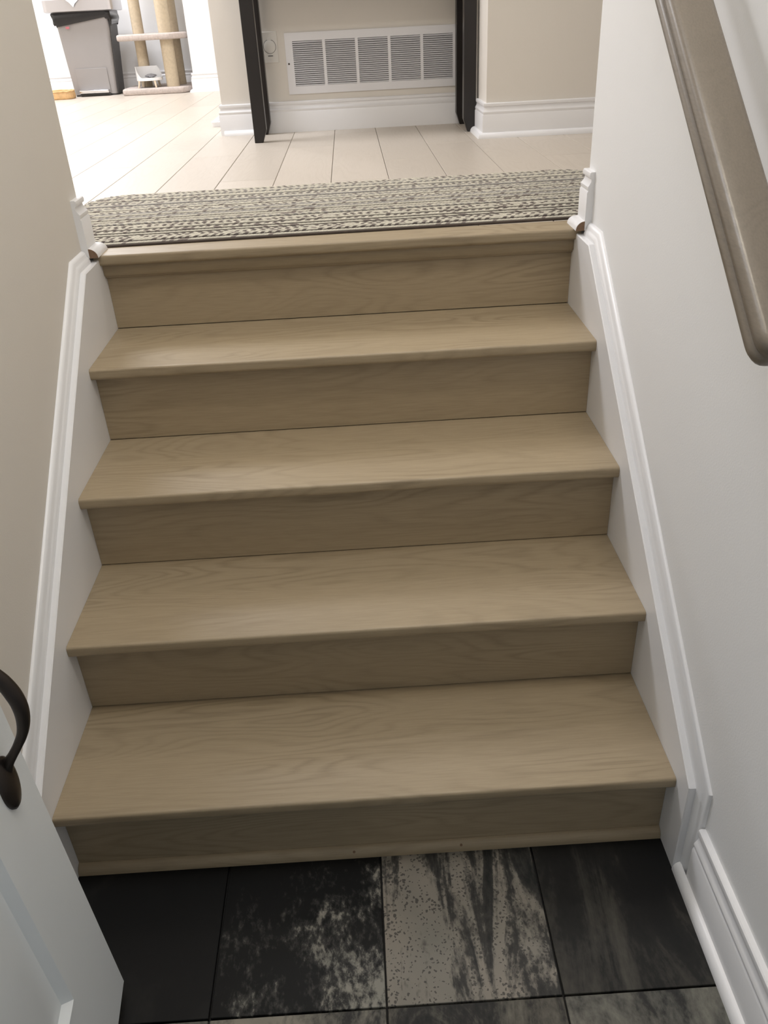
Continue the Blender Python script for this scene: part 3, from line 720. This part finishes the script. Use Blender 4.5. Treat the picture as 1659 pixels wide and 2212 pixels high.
# wicker thing left of the bin
V, F = [], []; n = 26
rgs = []
for (z, q) in ((0.0, 0.96), (0.012, 1.0), (0.030, 1.0), (0.046, 0.985), (0.052, 0.95), (0.050, 0.88), (0.014, 0.84)):
    rg_ = []
    for i in range(40):
        a = 2*PI*i/40; cx = 0.125*q*abs(math.cos(a))**0.5*(1 if math.cos(a) > 0 else -1); cy = 0.085*q*abs(math.sin(a))**0.5*(1 if math.sin(a) > 0 else -1)
        wv = 0.003*math.sin(i*2.6+z*160)
        rg_.append((-2.165+cx+wv, 6.075+cy+wv, Z2+0.0002+z))
    rgs.append(rg_)
bk_ = empty('wicker_tray', (-2.165, 6.075, Z2)); tag(bk_, 'low tan woven basket on the floor left of the grey bin', 'basket')
loft('basket_wall', rgs, ORANGE, bk_, (-2.165, 6.075, Z2), sharp=80)
tube('basket_rim', [(-2.165+0.120*(abs(math.cos(a))**0.5)*(1 if math.cos(a) > 0 else -1), 6.075+0.081*(abs(math.sin(a))**0.5)*(1 if math.sin(a) > 0 else -1), Z2+0.053+0.002*math.sin(a*9)) for a in [2*PI*i/36 for i in range(37)]], [0.0065]*37, ORANGE, bk_, (-2.165, 6.075, Z2), seg=8)

# ------------------------------------------------------------------ cat tree
ct = empty('cat_tree', (-1.42, 6.25, Z2))
tag(ct, 'beige plush cat tree with thick rope wrapped posts in the far corner', 'cat tree')
def slab(name, pts, z0, z1, rad=0.012):
    # plush covered board: outline pts, rounded edges
    rings = []
    cx = sum(p[0] for p in pts)/len(pts); cy = sum(p[1] for p in pts)/len(pts)
    # round the outline
    out = []
    nP = len(pts)
    for i in range(nP):
        a, b, c = Vector(pts[i-1]), Vector(pts[i]), Vector(pts[(i+1) % nP])
        p1 = b + (a-b).normalized()*0.03; p2 = b + (c-b).normalized()*0.03
        for t in (0, 0.25, 0.5, 0.75, 1): out.append(((1-t)**2*p1 + 2*t*(1-t)*b + t*t*p2))
    for (z, ins) in ((z0, rad), (z0+rad*0.3, rad*0.3), (z0+rad, 0), (z1-rad, 0), (z1-rad*0.3, rad*0.3), (z1, rad), (z1, rad*4)):
        rg_ = []
        for p in out:
            d = Vector((cx, cy))-p; d.normalize(); q = p + d*ins; rg_.append((q.x, q.y, z))
        rings.append(rg_)
    o = loft(name, rings, CARPET, ct, (-1.42, 6.25, Z2), sharp=180)
    return o
slab('base_board', [(-1.665, 6.03), (-1.205, 6.03), (-1.135, 6.14), (-1.135, 6.44), (-1.23, 6.54), (-1.60, 6.54), (-1.67, 6.44)], Z2+0.0003, Z2+0.044)
slab('shelf', [(-1.635, 6.02), (-1.235, 6.02), (-1.135, 6.12), (-1.135, 6.36), (-1.22, 6.42), (-1.60, 6.42), (-1.66, 6.30)], 1.308, 1.350)
def post(x, y, rr, z0, z1):
    pf = []; n = int((z1-z0)/0.006)
    for i in range(n):
        for q in (0, 0.5): pf.append((rr - (0.0022 if q == 0 else 0), (z1-z0)*(i+q)/n))
    pf.append((rr-0.002, z1-z0))
    lathe('post', pf, SISAL, ct, (x, y, z0), 22, sharp=80)
for (x, y, rr) in ((-1.515, 6.26, 0.043), (-1.290, 6.13, 0.050), (-1.262, 6.34, 0.040)):
    post(x, y, rr, Z2+0.042, 1.312); post(x, y, rr, 1.347, 2.05)
slab('top_board', [(-1.66, 6.02), (-1.135, 6.02), (-1.13, 6.45), (-1.66, 6.45)], 2.048, 2.09)

# small white bowl stand with a tall back, on the base board
cz = Z2 + 0.044
ch = empty('bowl_stand', (-1.462, 6.125, cz)); tag(ch, 'small white tub shaped bowl stand on pale peg legs, on the cat tree base', 'bowl stand')
sx, sy, sz = -1.462, 6.135, cz+0.048
V, F = [], []; nA = 40; nH = 8
for side_r in (1.0, 0.955):
    for j in range(nH+1):
        for i in range(nA):
            a = 2*PI*i/nA                       # a=0 -> +x ; back is +y, opening front right
            # wall height: tall from the left over the back, low in front
            c_ = 0.5 + 0.5*math.cos(a - math.radians(125))
            hgt = 0.020 + 0.074*min(1.0, max(0.0, (c_-0.30)/0.35))**1.2*(1.0 if True else 1)
            V.append((sx+0.098*side_r*math.cos(a), sy+0.080*side_r*math.sin(a), sz + hgt*j/nH))
for q in (0, 1):
    o_ = q*(nH+1)*nA
    for j in range(nH):
        for i in range(nA): F.append((o_+j*nA+i, o_+j*nA+(i+1) % nA, o_+(j+1)*nA+(i+1) % nA, o_+(j+1)*nA+i))
o1 = (nH+1)*nA
for i in range(nA):
    F.append((nH*nA+i, nH*nA+(i+1) % nA, o1+nH*nA+(i+1) % nA, o1+nH*nA+i))
F.append(tuple(range(nA))); F.append(tuple(o1+i for i in range(nA)))
link('tub', V, F, WPLAS, ch, (sx, sy, cz), smooth=True, angle=50)
lathe('seat_pad', [(0.085, 0.004), (0.088, 0.012), (0.080, 0.017), (0.03, 0.018)], WPLAS, ch, (sx, sy, sz), 28, ell=(1.03, 0.84))
for (lx, ly) in ((-0.070, -0.045), (0.045, -0.058), (0.05, 0.055), (-0.055, 0.055)):
    tube('leg', [(sx+lx*1.18, sy+ly*1.15, cz), (sx+lx, sy+ly, sz+0.003)], [0.0065, 0.0095], PEG, ch, (sx, sy, cz), seg=12, upv=(0, 1, 0))
cs = empty('cat_toy', (sx+0.03, sy-0.01, sz+0.018)); tag(cs, 'small crumpled grey white cloth toy lying in the white bowl stand', 'toy')
V, F = [], []
for j in range(7):
    for i in range(14):
        a = 2*PI*i/14; t = PI*j/6; rr = math.sin(t)*(1+0.28*math.sin(i*2.3+j*1.7))
        V.append((sx+0.015+0.040*rr*math.cos(a), sy-0.015+0.026*rr*math.sin(a), sz+0.031-0.0125*math.cos(t)*(1+0.2*math.sin(i*1.9))))
for j in range(6):
    for i in range(14): F.append((j*14+i, j*14+(i+1) % 14, (j+1)*14+(i+1) % 14, (j+1)*14+i))
link('cloth', V, F, GPLAS, cs, (sx, sy, sz), smooth=False)

# white tray peeking out beside the centre wall
tr = loft('white_tray', [rrect(-0.655, -0.575, 3.58, 3.90, 0.02, Z2+0.0003), rrect(-0.659, -0.571, 3.575, 3.905, 0.022, Z2+0.022), rrect(-0.656, -0.574, 3.580, 3.900, 0.02, Z2+0.022), rrect(-0.652, -0.578, 3.585, 3.895, 0.018, Z2+0.004)], WPLAS, None, (-0.615, 3.75, Z2), sharp=50)
tag(tr, 'shallow white pet tray edge showing behind the left corner of the centre wall', 'tray')
